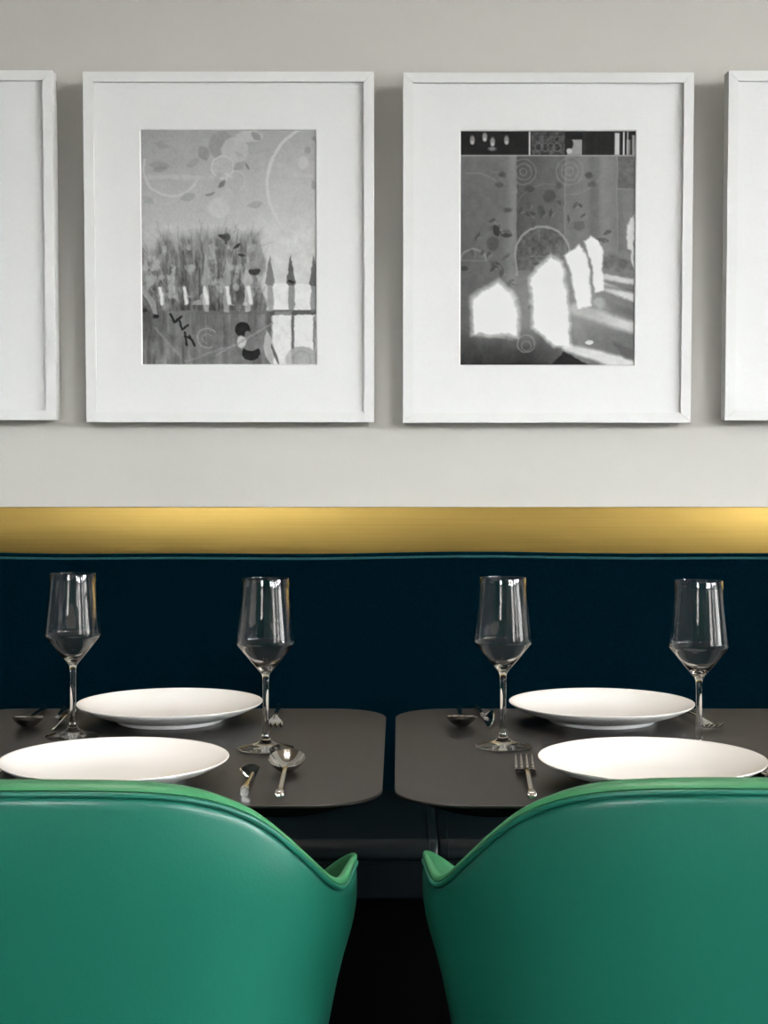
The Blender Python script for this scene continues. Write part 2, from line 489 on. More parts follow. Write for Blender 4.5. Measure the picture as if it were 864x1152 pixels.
    p.rect(610, 830, 690, 1075, 214, 10, 0.35); p.leaf(585, 1000, 170, 46, 82, 178, 0.9); p.leaf(612, 1030, 120, 14, 70, 70, 0.8)
    # dark fruit, spots and bird-track marks
    p.disc(518, 642, 26, 20, 52, 5); p.rect(480, 600, 560, 634, 138, 6, 0.8)
    p.disc(390, 487, 20, 18, 62, 8, 0.85); p.leaf(372, 484, 40, 18, 20, 60); p.leaf(440, 530, 46, 14, -35, 50); p.leaf(462, 571, 36, 12, 5, 55)
    p.leaf(390, 510, 30, 12, 80, 70)
    p.disc(462, 913, 36, 34, 22); p.disc(487, 935, 16, 18, 118, 5, 0.9)
    p.disc(502, 1020, 42, 36, 20); p.disc(502, 975, 40, 36, 112, 5); p.disc(458, 968, 22, 28, 182, 6)
    for a in [(128, 842, 150, 878), (150, 878, 182, 852), (172, 872, 184, 912), (184, 912, 214, 893), (196, 925, 206, 985), (204, 945, 222, 955), (218, 942, 242, 985)]:
        p.line(*a, 9, 22, 1, 4)
    p.leaf(35, 785, 170, 40, 62, 150, 0.8); p.leaf(28, 800, 130, 14, 62, 80, 0.8); p.disc(66, 851, 16, 11, 24); p.disc(8, 825, 18, 8, 40)
    p.ring(300, 950, 46, 7, 150, 0.7, (60, 330)); p.ring(300, 955, 22, 6, 146, 0.7, (90, 330))
    p.line(345, 1030, 600, 885, 9, 140, 0.7); p.line(60, 905, 180, 1040, 9, 138, 0.6); p.line(200, 1060, 420, 985, 8, 138, 0.6)
    p.g += 26 * (noise2(U, V, (26, 34), 21, 4) - 0.5) * (1 - 0.6 * (V < 0.4)) + 14 * (noise2(U, V, (120, 160), 20, 2) - 0.5)
    p.g *= 1 - 0.06 * (np.clip(0.04 - U, 0, 1) + np.clip(U - 0.97, 0, 1)) * 10
    return p

def hall_print():
    p = Print()
    U, V, X, Y = p.U, p.V, p.X, p.Y
    p.g = 104 - 14 * V + 12 * (noise2(U, V, (4, 5), 31) - 0.5)
    p.mix(np.clip((120 - X) / 200, 0, 1) * np.clip(V * 1.6, 0, 1), 70, 0.6)
    p.g += 20 * np.exp(-((X - 240) / 30) ** 2) * (Y < 700)
    # curtain-like panels
    p.rect(262, 112, 480, 640, 74 + 24 * np.clip((X - 262) / 218, 0, 1), 5, 0.9)
    p.mix(np.clip((X - 480) / 4, 0, 1), 112 + 16 * np.sin(X / 17.0) * (noise2(U, V * 0, (20, 2), 33) - 0.1) - 8 * V)
    p.rect(640, 115, 725, 560, 122, 20, 0.6); p.rect(722, 115, 805, 265, 92 + 26 * (noise2(U, V, (50, 60), 34, 2) - 0.5), 6, 0.8)
    p.line(720, 112, 724, 560, 4, 134, 0.7); p.line(481, 0, 483, 560, 5, 128, 0.7); p.line(262, 112, 262, 640, 6, 62, 0.6)
    p.line(722, 266, 805, 266, 4, 140, 0.6)
    # arch and scrolls
    p.mix(np.clip((122 - np.hypot(X - 378, Y - 558)) / 6, 0, 1) * (Y < 640), 84 + 60 * (noise2(U, V, (60, 70), 35, 2) - 0.5), 0.7)
    p.ring(378, 560, 124, 10, 142, 0.85, (180, 360)); p.line(254, 560, 262, 660, 9, 138, 0.8); p.line(320, 572, 480, 572, 4, 116, 0.7)
    for k in range(3):
        p.ring(290, 185, 16 + 20 * k, 5, 118, 0.75); p.ring(502, 185, 18 + 22 * k, 5, 136, 0.6)
    p.ring(60, 330, 140, 6, 122, 0.6, (255, 330)); p.ring(500, 120, 170, 6, 130, 0.6, (20, 100)); p.ring(60, 600, 60, 9, 130, 0.8, (190, 350))
    p.line(0, 592, 130, 592, 5, 118, 0.7); p.ring(400, 390, 150, 5, 116, 0.5, (200, 340))
    p.ring(150, 300, 110, 5, 118, 0.5, (270, 350))
    rng = np.random.RandomState(4)
    for q in [(192, 202, 16, 12, 54), (178, 248, 18, 13, 58), (410, 298, 30, 30, 62), (590, 202, 17, 14, 52), (604, 245, 18, 13, 70), (550, 435, 26, 24, 84),
              (150, 515, 30, 32, 66), (318, 262, 22, 14, 50), (455, 250, 14, 16, 64), (220, 362, 18, 10, 54), (370, 360, 16, 20, 66)]:
        p.disc(q[0], q[1], q[2], q[3], q[4], 9, 0.62)
    for i in range(34):
        c = [(280, 375), (170, 450), (200, 610), (160, 600), (460, 365), (575, 375), (330, 800), (640, 470), (70, 525), (230, 690), (210, 480), (340, 385)][i % 12]
        x, y = c[0] + rng.uniform(-45, 45), c[1] + rng.uniform(-45, 45)
        a = rng.uniform(0, 180)
        p.leaf(x, y, rng.uniform(28, 60), rng.uniform(10, 24), a, rng.uniform(42, 72), 0.55)
        p.leaf(x + 10, y + 8, rng.uniform(24, 46), rng.uniform(5, 9), a + 40, 132, 0.4)
    p.leaf(165, 455, 60, 30, 70, 50); p.leaf(212, 478, 56, 22, 0, 60); p.leaf(352, 605, 40, 14, -10, 56)
    p.leaf(18, 625, 40, 24, 10, 60)
    # floor side on the right with slanting light
    p.poly([(655, 560), (805, 540), (805, 1075), (520, 1075), (500, 830)], 112, 30, 0.8)
    p.poly([(660, 555), (805, 600), (805, 650), (660, 630)], 96 + 60 * (noise2(U, V, (30, 40), 38, 2) - 0.5), 12, 0.8)
    p.line(660, 665, 815, 692, 26, 205, 0.9, 12); p.line(640, 705, 815, 765, 36, 212, 0.9, 14)
    p.line(530, 815, 815, 905, 52, 206, 0.9, 22); p.line(580, 700, 815, 735, 16, 88, 0.6, 12); p.line(620, 770, 815, 840, 30, 96, 0.8, 14)
    p.poly([(560, 880), (805, 945), (805, 1060), (600, 960)], 100, 16, 0.85)
    p.line(490, 990, 815, 1085, 34, 216, 0.9, 16, 70)
    p.leaf(597, 970, 44, 22, 0, 214)
    # dark foot of the picture
    p.mix(np.clip((Y - 905) / 170, 0, 1) * np.clip((470 - X) / 90, 0, 1), 16 + 34 * noise2(U, V, (18, 10), 40, 3), 0.95)
    p.ring(305, 975, 40, 6, 128, 0.8); p.ring(305, 985, 22, 5, 120, 0.7)
    p.rect(346, 960, 460, 1075, 74, 60, 0.5); p.line(60, 930, 240, 955, 8, 140, 0.5, 10)
    p.poly([(425, 1075), (480, 1010), (590, 1075)], 24, 8); p.poly([(700, 960), (805, 1010), (805, 1055), (760, 1040)], 84, 14, 0.8)
    # bright patches of light on the wall, ragged at the edges
    X0, Y0 = p.X, p.Y
    p.X = X0 + 20 * (noise2(U, V, (16, 22), 51, 3) - 0.5); p.Y = Y0 + 20 * (noise2(U, V, (16, 22), 52, 3) - 0.5)
    p.poly([(90, 780), (200, 720), (330, 640), (430, 590), (600, 560), (680, 700), (700, 900), (540, 960), (100, 920)], 150, 150, 0.55)
    p.poly([(50, 765), (100, 725), (175, 685), (240, 735), (262, 770), (270, 845), (268, 940), (56, 934)], 236, 34, 0.9)
    p.poly([(62, 775), (110, 735), (175, 700), (225, 745), (255, 830), (255, 925), (64, 925)], 244, 10)
    p.poly([(322, 672), (350, 625), (420, 570), (470, 600), (495, 730), (508, 985), (430, 985), (335, 900), (330, 740)], 232, 26, 0.9)
    p.poly([(330, 680), (360, 635), (422, 582), (462, 612), (488, 730), (500, 975), (440, 975), (345, 890), (338, 740)], 246, 10)
    p.poly([(482, 575), (505, 545), (545, 525), (582, 570), (600, 665), (600, 806), (548, 815), (525, 720), (512, 650)], 243, 14)
    p.poly([(572, 510), (600, 482), (640, 505), (658, 560), (660, 728), (622, 735), (610, 620)], 243, 12)
    p.poly([(768, 430), (790, 395), (805, 380), (805, 640), (792, 600), (790, 545), (772, 540)], 222, 10, 0.9)
    p.disc(640, 790, 30, 26, 190, 18, 0.6)
    p.X, p.Y = np.meshgrid(np.linspace(0, p.W, p.nx), np.linspace(0, p.H, p.ny))
    # dark band across the top: lamps, screen, bright door
    p.rect(-20, -20, 825, 110, 20, 4)
    p.rect(325, -20, 480, 110, 62 + 70 * (noise2(U, V, (60, 80), 41, 2) - 0.5), 4); p.rect(314, -20, 321, 110, 200, 3)
    for k in range(4):
        p.ring(360 + 28 * k, 75, 18, 5, 100, 0.7); p.ring(360 + 28 * k, 40, 14, 4, 88, 0.7)
    for x, y in ((55, 42), (112, 28), (148, 50), (212, 42)):
        p.disc(x, y, 11, 20, 134, 7); p.disc(x, y + 12, 8, 8, 190, 6, 0.8)
    p.disc(146, 82, 18, 9, 140, 8, 0.8)
    p.rect(490, 40, 558, 110, 142, 4); p.disc(500, 60, 18, 24, 24, 6); p.disc(500, 92, 13, 12, 180, 5)
    p.rect(560, -20, 705, 110, 26 + 30 * (noise2(U, V * 0, (20, 2), 43) - 0.3), 5)
    p.rect(708, 10, 730, 110, 190, 6); p.rect(746, 5, 753, 110, 205, 3); p.rect(762, 40, 780, 110, 110, 4); p.rect(765, -5, 770, 110, 175, 3); p.rect(788, 20, 805, 110, 150, 6)
    p.line(0, 113, 805, 113, 5, 150)
    p.g += 16 * (noise2(U, V, (26, 34), 46, 4) - 0.5) + 10 * (noise2(U, V, (120, 160), 45, 2) - 0.5)
    return p

pm = bpy.data.materials.new('grey_print')
pm.use_nodes = True
_nt = pm.node_tree
_at = _nt.nodes.new('ShaderNodeAttribute'); _at.attribute_name = 'ink'
_nt.links.new(_at.outputs['Color'], _nt.nodes['Principled BSDF'].inputs['Base Color'])
_nt.nodes['Principled BSDF'].inputs['Roughness'].default_value = 0.6
_nt.nodes['Principled BSDF'].inputs['Specular IOR Level'].default_value = 0.2

def print_mesh(p, w, h, name='print'):
    nx, ny = p.nx, p.ny
    x = np.linspace(-w / 2, w / 2, nx); z = np.linspace(h, 0, ny)
    Xg, Zg = np.meshgrid(x, z)
    v = np.stack([Xg.ravel(), np.zeros(nx * ny), Zg.ravel()], 1)
    i, j = np.meshgrid(np.arange(nx - 1), np.arange(ny - 1))
    a = (j * nx + i).ravel()
    f = np.stack([a, a + nx, a + nx + 1, a + 1], 1)
    me = bpy.data.meshes.new(name)
    me.from_pydata(v.tolist(), [], f.tolist())
    g = np.clip(p.g, 8, 250) / 255
    lin = np.where(g <= 0.04045, g / 12.92, ((g + 0.055) / 1.055) ** 2.4)
    lin = np.clip(lin * 1.16, 0, 0.88).ravel()
    c = np.stack([lin, lin, lin, np.ones_like(lin)], 1).astype(np.float32)
    at = me.attributes.new('ink', 'FLOAT_COLOR', 'POINT')
    at.data.foreach_set('color', c.ravel())
    me.materials.append(pm)
    return me

FT, FB = 3.018, 3.055                # Y of the front face at the top and at the bottom (frames lean forward)
def framed_print(xl, xr, yt, yb, picture, label, off=(0, 0)):
    Xl, Xr = X_at(xl, FT), X_at(xr, FT)
    zt, zb_ = Z_at(yt, FT), Z_at(yb, FB)
    W, H = Xr - Xl, math.hypot(zt - zb_, FB - FT)
    lean = math.atan2(FB - FT, zt - zb_)
    root = tag(empty('picture_frame', ((Xl + Xr) / 2, FB, zb_)), label, 'picture', 'framed prints in a row on the wall')
    root.rotation_euler = (lean, 0, 0)
    t, D = 0.0200, 0.040
    # mitred rails, local frame: x across, y into the wall, z up
    def rail(p0, p1, q1, q0):
        vs_ = [(a[0], y, a[1]) for y in (0, D) for a in (p0, p1, q1, q0)]
        return MB().add(vs_, [(0, 1, 2, 3), (4, 7, 6, 5), (0, 4, 5, 1), (1, 5, 6, 2), (2, 6, 7, 3), (3, 7, 4, 0)])
    g = 0.00025
    w = W / 2
    rail((-w + g, 0), (w - g, 0), (w - t - g, t), (-w + t + g, t)).build('frame_rail', 'frame', root, 20)
    rail((-w + g, H), (w - g, H), (w - t - g, H - t), (-w + t + g, H - t)).build('frame_rail', 'frame', root, 20)
    rail((-w, g), (-w, H - g), (-w + t, H - t - g), (-w + t, t + g)).build('frame_rail', 'frame', root, 20)
    rail((w, g), (w, H - g), (w - t, H - t - g), (w - t, t + g)).build('frame_rail', 'frame', root, 20)
    PW, PH = 0.3505, 0.468
    px_, pz = off[0], (H - PH) / 2 + off[1]
    # mat board with a bevelled window
    y0, y1 = 0.007, 0.0095
    mb = MB()
    o4 = [(-w + t, t), (w - t, t), (w - t, H - t), (-w + t, H - t)]
    bev = 0.0018
    i4 = [(px_ - PW / 2, pz), (px_ + PW / 2, pz), (px_ + PW / 2, pz + PH), (px_ - PW / 2, pz + PH)]
    j4 = [(px_ - PW / 2 - bev, pz - bev), (px_ + PW / 2 + bev, pz - bev), (px_ + PW / 2 + bev, pz + PH + bev), (px_ - PW / 2 - bev, pz + PH + bev)]
    mb.add([(a, y0, b) for a, b in o4] + [(a, y0, b) for a, b in j4], [(k, (k + 1) % 4, 4 + (k + 1) % 4, 4 + k) for k in range(4)])
    mo = mb.build('mat_board', 'matboard', root, 20)
    MB().add([(a, y0, b) for a, b in j4] + [(a, y1, b) for a, b in i4], [(k, (k + 1) % 4, 4 + (k + 1) % 4, 4 + k) for k in range(4)]).build('bevel', 'bevel', mo, 20)
    me = print_mesh(picture, PW + 0.002, PH + 0.002)
    po = bpy.data.objects.new('print', me); col.objects.link(po); po.parent = root
    po.location = (px_, y1, pz - 0.001)
    MB().box(-w + t, w - t, 0.012, 0.030, t, H - t).build('backing', 'matboard', root, 20)
    return root
gp, hp = garden_print(), hall_print()
framed_print(93, 420.5, 80.5, 475, gp, 'white framed grey photograph of a garden railing with spear tips, pale floral overlay', (-0.0020, 0.001))
framed_print(453.5, 781, 81.5, 475.5, hp, 'white framed dark photograph with four bright patches of window light on a patterned wall', (0.0005, 0.001))
gp2 = Print(40, 52); gp2.g += 120 + 40 * gp2.V
framed_print(58.5 - 327.5, 58.5, 79, 472.5, gp2, 'white framed print cut off by the left edge of the photo')
gp3 = Print(40, 52); gp3.g += 110 + 30 * gp3.U
framed_print(820, 820 + 327.5, 79.5, 473, gp3, 'white framed print cut off by the right edge of the photo')

# ------------------------------------------------------------------ tables
TZ = 0.75
def round_rect(hx, hy, r, n=14):
    pts = []
    for cx_, cy_, a0 in ((hx - r, hy - r, 0), (-hx + r, hy - r, 90), (-hx + r, -hy + r, 180), (hx - r, -hy + r, 270)):
        for k in range(n + 1):
            a = math.radians(a0 + 90 * k / n)
            pts.append((cx_ + r * math.cos(a), cy_ + r * math.sin(a)))
    return pts
TAB_Y = 2.066
def make_table():
    root = empty('dining_table', (0, 0, 0))
    hx, hy, r = 0.33, 0.340, 0.085
    def ring(d, z): return [(x, y, z) for x, y in round_rect(hx - d, hy - d, max(0.01, r - d * 0.4))]
    MB().loft([ring(0.0005, TZ - 0.0035), ring(0, TZ - 0.0025), ring(0, TZ - 0.0008), ring(0.0008, TZ)]).build('table_top', 'table', root, 30)
    MB().loft([ring(0.075, TZ - 0.030), ring(0.055, TZ - 0.026), ring(0.004, TZ - 0.0045), ring(0.003, TZ - 0.0034)]).build('under_edge', 'table_edge', root, 50)
    MB().lathe([(0, TZ - 0.03), (0.045, TZ - 0.03), (0.045, 0.02), (0, 0.02)], 32).build('column', 'iron', root)
    MB().box(-0.14, 0.14, -0.14, 0.14, TZ - 0.038, TZ - 0.030, 0.002).build('mount_plate', 'iron', root)
    MB().loft([[(x, y, z) for x, y in round_rect(0.17 - d, 0.17 - d, 0.03)] for d, z in ((0, 0), (0, 0.012), (0.004, 0.016))]).build('base_plate', 'iron', root)
    return root
ta = make_table()
ta.location = (-0.020 - 0.33, TAB_Y, 0)
tag(ta, 'black oak dining table with rounded corners, on the left, two plates and glasses on it', 'table', 'black dining tables')
tb = copy_tree(ta)
tb.location = (-0.0055 + 0.33, TAB_Y, 0)
tag(tb, 'black oak dining table with rounded corners, on the right, two plates and glasses on it', 'table', 'black dining tables')

# ------------------------------------------------------------------ chairs
def make_chair():
    root = empty('tub_chair', (0, 0, 0))
    w, D, n = 0.286, 0.255, 2.5
    HALF = math.pi / 2
    T_END = HALF + 0.62                       # past a right angle the arms wrap inwards at the front
    TH = np.concatenate([-np.linspace(T_END, HALF, 13)[:-1], np.linspace(-HALF, HALF, 97), np.linspace(HALF, T_END, 13)[1:]])
    def plan(t):
        s_, c = math.sin(min(abs(t), HALF)), max(0.0, math.cos(min(abs(t), HALF)))
        x, y = w * s_ ** (2 / n), D * (1 - c ** (2 / n))
        if abs(t) > HALF:
            q = (abs(t) - HALF) / 0.62
            x, y = w - 0.050 * q ** 1.9, D + 0.085 * q
        return math.copysign(x, t), y
    RIM_Y = 1.39
    outline_x = [40, 130, 180, 220, 250, 280, 300, 320, 350, 370, 380, 386, 391, 395, 400, 420]
    outline_y = [882, 882.5, 884.5, 889, 896, 907, 919, 934, 962, 981, 988, 989.5, 986, 977, 962, 960]
    def rim_z(t):
        x, y = plan(min(abs(t), HALF))
        Y = RIM_Y + y
        px_ = CX + (-0.332 + x) * F / Y
        z = Z_at(np.interp(px_, outline_x, outline_y), Y)
        if abs(t) > HALF:
            q = (abs(t) - HALF) / 0.62
            z = z + 0.004 * q - 0.052 * q ** 2
        return z
    zr = np.array([rim_z(t) for t in TH])
    for _ in range(3):
        zr[1:-1] = 0.25 * zr[:-2] + 0.5 * zr[1:-1] + 0.25 * zr[2:]
    ZB = 0.40
    def k_of(z):
        return 1.0 if z > 0.74 else 1 - 0.21 * ((0.74 - z) / 0.34) ** 1.25
    def outer(t, z, zrim, inset=0.0):
        x, y = plan(t)
        k = k_of(z) / k_of(zrim)
        x, y = x * k, 0.27 + (y - 0.27) * k
        c = max(0, math.cos(t))
        y += c * 0.13 * max(0, zrim - z) * 0.6
        bulge = 0.007 * math.exp(-((zrim - z - 0.062) / 0.044) ** 2)
        e = 1e-3                                # plan normal, pointing inwards
        a, b = plan(max(-T_END, t - e)), plan(min(T_END, t + e))
        tx, ty = b[0] - a[0], b[1] - a[1]
        L = math.hypot(tx, ty) or 1
        nx_, ny_ = -ty / L, tx / L
        d = inset - bulge * (1 - c * 0.6)
        return (x + nx_ * d, y + ny_ * d, z)
    thick = lambda t: 0.0065 + 0.030 * max(0, math.cos(t)) ** 1.1
    # outer panel, its top edge turned in to make the seam groove under the piping
    rings = []
    for s in (0, 0.0015, 0.0035, 0.007, 0.012, 0.020, 0.030, 0.04):
        rings.append([outer(t, zq - 0.0128 - s, zq, 0.0045 * math.exp(-s / 0.0022)) for t, zq in zip(TH, zr)])
    for s in (0.06, 0.12, 0.2, 0.3, 0.42, 0.56, 0.7, 0.84, 0.94, 1.0):
        rings.append([outer(t, (zq - 0.0535) + (ZB - zq + 0.0535) * s, zq, 0) for t, zq in zip(TH, zr)])
    rings.append([(x * 0.93, 0.27 + (y - 0.27) * 0.93, ZB - 0.008) for x, y, z in rings[-1]])
    rings.append([(x * 0.5, 0.27 + (y - 0.27) * 0.5, ZB - 0.010) for x, y, z in rings[-1]])
    MB().loft(rings, closed=False).build('outer_shell', 'leather', root, 60)
    # rim and inner panel
    rings = []
    for fr, dz, ex in ((0.0, -0.0085, 0.004), (0.0, -0.0072, 0.0018), (0.0, -0.0058, 0.0004), (0.10, -0.0018, 0), (0.30, 0, 0), (0.7, -0.0008, 0), (0.92, -0.004, 0), (1.0, -0.010, 0)):
        rings.append([outer(t, zq + dz, zq, thick(t) * fr + ex) for t, zq in zip(TH, zr)])
    for s in (0.08, 0.2, 0.4, 0.6, 0.8, 1.0):
        rings.append([outer(t, (zq - 0.01) * (1 - s) + 0.43 * s, zq, thick(t) + 0.010 * math.sin(s * math.pi) + 0.012 * s) for t, zq in zip(TH, zr)])
    MB().loft(rings[7:], closed=False).build('inner_shell', 'leather_in_lit', root, 60)
    MB().loft(rings[:8], closed=False).build('rim', 'leather_in_lit', root, 60)  # same leather as the outer shell, warm top light painted into its colour
    # closed fronts of the two arms
    for idx in (0, -1):
        t, zq = TH[idx], zr[idx]
        zs = np.linspace(zq - 0.004, ZB, 14)
        A = [outer(t, z, zq, 0.0) for z in zs]
        B = [outer(t, z, zq, thick(t) + (0.012 * (zq - z) / (zq - 0.43))) for z in zs]
        Cc = [((a[0] + b[0]) / 2, a[1] + 0.006, a[2]) for a, b in zip(A, B)]
        MB().loft([A, Cc, B], closed=False).build('arm_front', 'leather', root, 60)
    # piping along the outer edge of the rim
    pts = [outer(t, zq - 0.0100, zq, 0.0016) for t, zq in zip(TH, zr)]
    e0 = [outer(TH[0], z, zr[0], 0.0) for z in np.linspace(ZB, zr[0] - 0.02, 10)]
    e1 = [outer(TH[-1], z, zr[-1], 0.0) for z in np.linspace(zr[-1] - 0.02, ZB, 10)]
    MB().tube(e0 + pts + e1, 0.0030, 8).build('piping', 'leather', root, 60)
    # seat cushion
    base = []
    for t in TH[14:-14:2]:
        x, y, _ = outer(t, 0.46, 0.74, 0.034)
        base.append((x, y))
    hw = abs(base[0][0])
    for a in np.linspace(0, 1, 17)[1:-1]:
        x = hw * math.cos(math.pi * a)
        base.append((x, 0.31 + 0.19 * math.sin(math.pi * a) ** 0.45))
    cxm, cym = 0.0, 0.25
    def sring(s, z): return [(cxm + (x - cxm) * s, cym + (y - cym) * s, z) for x, y in base]
    MB().loft([sring(0.96, 0.385), sring(0.99, 0.392), sring(1, 0.41), sring(1, 0.455), sring(0.985, 0.475), sring(0.94, 0.485), sring(0.7, 0.492), sring(0.3, 0.494)]).build('seat_cushion', 'leather_in_lit', root, 50)
    for sx in (-1, 1):
        for fy, by in ((0.12, 0.05), (0.42, 0.47)):
            a, b = Vector((sx * 0.14, fy, 0.395)), Vector((sx * 0.20, by, 0.0))
            MB().tube([a, a.lerp(b, 0.5), b], [0.016, 0.013, 0.009], 14).build('leg', 'iron', root, 50)
    return root
ch = make_chair()
ch.location = (-0.332, 1.39, 0)
tag(ch, 'green leather tub chair in front of the left table, back to the camera', 'chair', 'green tub chairs at the tables')
ch2 = copy_tree(ch)
ch2.location = (0.312, 1.40, 0)
tag(ch2, 'green leather tub chair in front of the right table, back to the camera', 'chair', 'green tub chairs at the tables')

# ------------------------------------------------------------------ plates
def make_plate():
    root = empty('dinner_plate', (0, 0, 0))
    R = 0.140
    prof = [(0, 0.0060), (0.05, 0.0062), (0.078, 0.0080), (0.10, 0.0125), (0.12, 0.0195), (0.134, 0.0265), (0.1385, 0.0290), (0.1398, 0.0288), (R, 0.0280),
            (0.1390, 0.0268), (0.134, 0.0236), (0.12, 0.0165), (0.10, 0.0098), (0.086, 0.0064)]
    MB().lathe(prof + [(0.083, 0.0050), (0.0, 0.0035)], 96).build('plate_dish', 'porcelain', root, 60)
    MB().lathe([(0.086, 0.0068), (0.0805, 0.0012), (0.0795, 0), (0.0770, 0), (0.0762, 0.0012), (0.0765, 0.006)], 96).build('foot_ring', 'porcelain', root, 60)
    return root
plates = [((-0.350, 1.860), 'white coupe plate on the left table, nearer the green chair'),
          ((-0.3475, 2.294), 'white coupe plate on the left table, nearer the velvet banquette'),
          ((0.3113, 1.860), 'white coupe plate on the right table, nearer the green chair'),
          ((0.307, 2.294), 'white coupe plate on the right table, nearer the velvet banquette')]
p0 = make_plate()
for i, ((x, y), lab) in enumerate(plates):
    o = p0 if i == 0 else copy_tree(p0)
    o.location = (x, y, TZ)
    tag(o, lab, 'plate', 'white plates on the tables')

# ------------------------------------------------------------------ wine glasses
def make_glass():
    root = empty('wine_glass', (0, 0, 0))
    # outer profile from the foot up, then the inside of the bowl
    foot = [(0, 0.0), (0.034, 0.0), (0.0380, 0.0006), (0.0386, 0.0014), (0.0376, 0.0024), (0.030, 0.0042), (0.018, 0.0068), (0.009, 0.0105), (0.0055, 0.0160),
            (0.0046, 0.024), (0.0042, 0.040), (0.0040, 0.065), (0.0041, 0.088), (0.0046, 0.098), (0.0060, 0.1030), (0.0090, 0.1068)]
    bowl_o = [(0.0190, 0.1180), (0.0290, 0.1302), (0.0385, 0.1418), (0.0402, 0.1440), (0.0408, 0.1460), (0.0406, 0.1500), (0.0396, 0.1600), (0.0375, 0.1800), (0.0352, 0.2000), (0.0330, 0.2200), (0.0318, 0.2318)]
    rim = [(0.0316, 0.2325), (0.0311, 0.2325), (0.0309, 0.2318)]
    bowl_i = [(r - 0.0010, z) for r, z in bowl_o[::-1][1:]]
    bowl_i = [(r, z + (0.0006 if z < 0.142 else 0)) for r, z in bowl_i] + [(0.0095, 0.1125), (0.004, 0.1095), (0, 0.1088)]
    MB().lathe(foot + bowl_o + rim + bowl_i, 72).build('glass_body', 'glass', root, 60)
    return root
glasses = [((-0.4655, 2.157), 'tall clear wine glass between the two plates at the far left'),
           ((-0.182, 2.063), 'tall clear wine glass on the left table beside the knife and spoon'),
           ((0.143, 2.078), 'tall clear wine glass on the right table just behind the front fork'),
           ((0.402, 2.025), 'tall clear wine glass at the far right, its foot hidden behind the front plate')]
g0 = make_glass().children[0]
gr = g0.parent
g0.parent = None
bpy.data.objects.remove(gr)
g0.name = 'wine_glass'
for i, ((x, y), lab) in enumerate(glasses):
    o = g0 if i == 0 else copy_tree(g0)
    o.location = (x, y, TZ + 0.0005)
    tag(o, lab, 'wine glass', 'wine glasses on the tables')

# ------------------------------------------------------------------ cutlery; local frame: handle end at y = 0, working end towards +y, resting on z = 0
def section(w, h, y, z, n=10):
    """rounded rectangular cross section, width w, height h, centre height z"""
    out = []
    for k in range(n * 2):
        a = math.pi * k / n
        c, s = math.cos(a), math.sin(a)
        out.append((w / 2 * math.copysign(abs(c) ** 0.6, c), y, z + h / 2 * math.copysign(abs(s) ** 0.6, s)))
    return out
def handle(name='handle', L=0.13, end_z=0.006, parent=None):
    st = [(0, 0.0100, 0.0075, 0.0038), (0.002, 0.0112, 0.0088, 0.0045), (0.012, 0.0104, 0.0080, 0.0048), (0.030, 0.0078, 0.0062, 0.0056), (0.060, 0.0068, 0.0052, 0.0076),
          (0.090, 0.0062, 0.0046, 0.0098), (L - 0.012, 0.0058, 0.0038, 0.0108), (L, 0.0064, 0.0030, end_z)]
    return MB().loft([section(a[1], a[2], a[0], a[3]) for a in st]).build(name, 'steel', parent, 60)
def make_spoon():
    root = empty('soup_spoon', (0, 0, 0))
    L = 0.125
    handle(parent=root, L=L, end_z=0.0112)
    a, b, dp, th = 0.0235, 0.0350, 0.0150, 0.0012      # half width, half length, depth, thickness
    yc = L + b - 0.002
    mb = MB()
    rings_t, rings_b = [], []
    for k in range(13):
        s = k / 12
        top, bot = [], []
        for j in range(40):
            t = 2 * math.pi * j / 40
            x = a * s * math.sin(t) ; y = yc - b * s * math.cos(t)
            z = 0.0168 - dp * (1 - s ** 2.2) + (y - yc) * 0.14       # tip tilted up
            top.append((x, y, z)); bot.append((x * 1.0, y, z - th * (1 if k < 12 else 0.3)))
        rings_t.append(top); rings_b.append(bot)
    mb.loft(rings_t[1:] + rings_b[::-1][:-1], True, True)
    mb.build('bowl', 'steel', root, 60)
    return root
def make_fork():
    root = empty('dinner_fork', (0, 0, 0))
    L = 0.125
    handle(parent=root, L=L, end_z=0.0105)
    # curved head: root plate, then four tines
    def zc(y):
        s = (y - L) / 0.080
        return 0.0105 - 0.0085 * math.sin(min(1, s / 0.62) * math.pi / 2) if s < 0.62 else 0.0020 + 0.011 * ((s - 0.62) / 0.38) ** 1.5
    rings = []
    for y, w in ((L - 0.002, 0.0062), (L + 0.006, 0.009), (L + 0.014, 0.017), (L + 0.021, 0.0238), (L + 0.028, 0.0262), (L + 0.036, 0.0268)):
        rings.append(section(w, 0.0022, y, zc(y)))
    MB().loft(rings).build('head', 'steel', root, 50)
    for q in range(4):
        x = (q - 1.5) * 0.0073
        tr = []
        for s in np.linspace(0, 1, 9):
            y = L + 0.034 + 0.046 * s
            ww = 0.0042 * (1 - 0.45 * s) if s < 0.95 else 0.0012
            tr.append([(x * (1 - 0.04 * s) + px_, py, pz) for px_, py, pz in section(ww, 0.0022 * (1 - 0.3 * s), y, zc(y), 5)])
        MB().loft(tr).build('tine', 'steel', root, 50)
    return root
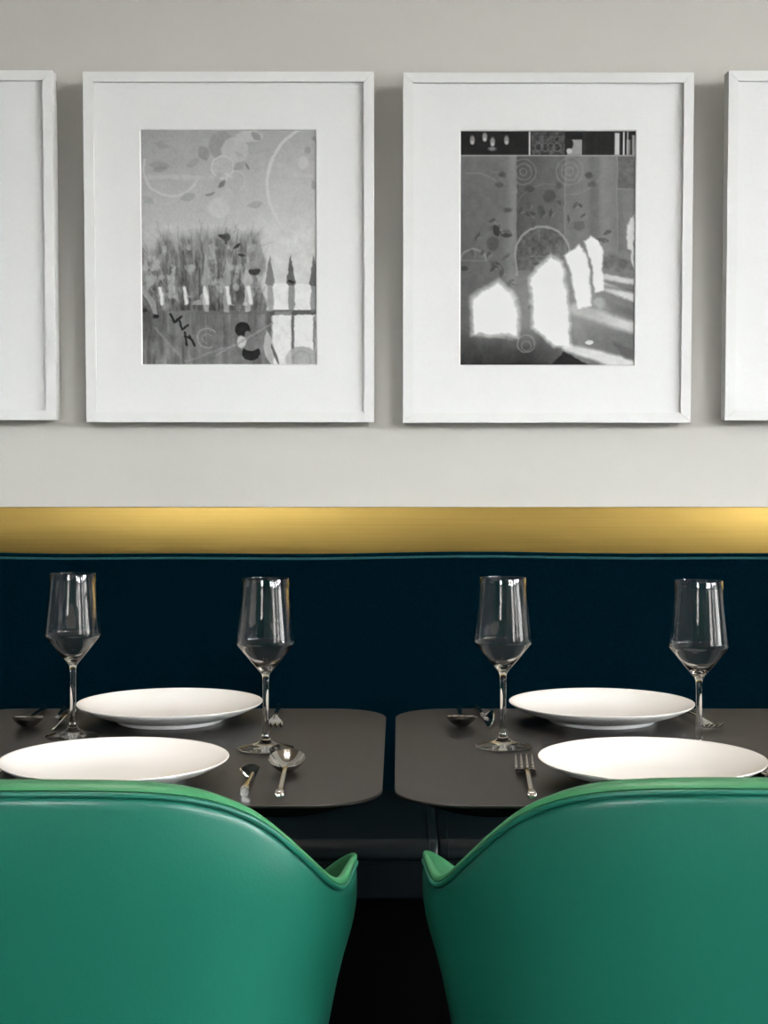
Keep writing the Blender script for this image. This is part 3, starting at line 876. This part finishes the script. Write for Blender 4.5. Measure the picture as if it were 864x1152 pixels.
def make_knife():
    root = empty('table_knife', (0, 0, 0))
    st = [(0, 0.0098, 0.0095, 0.0048), (0.002, 0.0108, 0.0105, 0.0053), (0.012, 0.0100, 0.0098, 0.0056), (0.03, 0.0072, 0.0082, 0.0060), (0.06, 0.0058, 0.0072, 0.0066), (0.088, 0.0050, 0.0068, 0.0070)]
    MB().loft([section(a[1], a[2], a[0], a[3]) for a in st]).build('handle', 'steel', root, 60)
    # blade stands on its cutting edge and leans over to the left
    up = [(0.084, 0.0100), (0.088, 0.0200), (0.096, 0.0215), (0.118, 0.0185), (0.140, 0.0150), (0.156, 0.0100), (0.165, 0.0050), (0.167, 0.0012)]
    lo = [(0.084, 0.0040), (0.088, 0.0010), (0.096, 0.0003), (0.118, 0.0), (0.140, 0.0), (0.156, 0.0003), (0.165, 0.0006), (0.167, 0.0010)]
    tilt = math.radians(48)
    rings = []
    for (y, zu), (_, zl) in zip(up, lo):
        pu = (-math.sin(tilt) * zu, y, math.cos(tilt) * zu)
        pl = (-math.sin(tilt) * zl * 0.0, y, zl)
        h = 0.0010
        rings.append([(pl[0] - h * 0.2, y, pl[2]), (pl[0] + h * 0.2, y, pl[2]), (pu[0] + h, y, pu[2]), (pu[0] - h, y, pu[2] - h * 0.4)])
    MB().loft(rings).build('blade', 'steel', root, 40)
    return root
def place(proto, used, end, tip, lab, cat, group):
    """end: table x/y of the handle end, tip: a point the working end points to"""
    o = proto if not used else copy_tree(proto)
    a = math.atan2(tip[1] - end[1], tip[0] - end[0]) - math.pi / 2
    o.location = (end[0], end[1], TZ + 0.0003)
    o.rotation_euler = (0, 0, a)
    tag(o, lab, cat, group)
    return o
sp, fk, kn = make_spoon(), make_fork(), make_knife()
G = 'steel cutlery beside the plates'
place(sp, False, (-0.1395, 1.758), (-0.1425, 1.93), 'steel soup spoon lying bowl away from the camera near the left table front edge', 'spoon', G)
place(sp, True, (-0.559, 2.385), (-0.545, 2.20), 'steel soup spoon with dark underside at the far left end of the left table', 'spoon', G)
place(sp, True, (0.0945, 2.392), (0.0915, 2.20), 'steel soup spoon seen from its dark underside at the back of the right table', 'spoon', G)
place(fk, False, (0.1545, 1.754), (0.1610, 1.95), 'steel fork pointing away, left of the front plate on the right table', 'fork', G)
place(fk, True, (-0.500, 1.760), (-0.486, 1.95), 'steel fork mostly cut off by the left edge of the photo, beside front left plate', 'fork', G)
place(fk, True, (-0.1905, 2.400), (-0.1835, 2.20), 'steel fork partly hidden behind a wine glass stem at the back of left table', 'fork', G)
place(fk, True, (0.434, 2.395), (0.459, 2.20), 'steel fork partly hidden behind a wine glass stem at the back of right table', 'fork', G)
place(kn, False, (-0.1815, 1.772), (-0.179, 1.93), 'dark gleaming steel knife between front plate and soup spoon on the left table', 'knife', G)
place(kn, True, (-0.5245, 2.372), (-0.507, 2.20), 'steel knife with gold glint beside the far left wine glass stem', 'knife', G)
place(kn, True, (0.1215, 2.395), (0.1325, 2.22), 'dark steel knife at the back of the right table, between spoon and wine glass', 'knife', G)
place(kn, True, (0.459, 1.782), (0.456, 1.94), 'steel knife cut off by the right edge of the photo beside front right plate', 'knife', G)
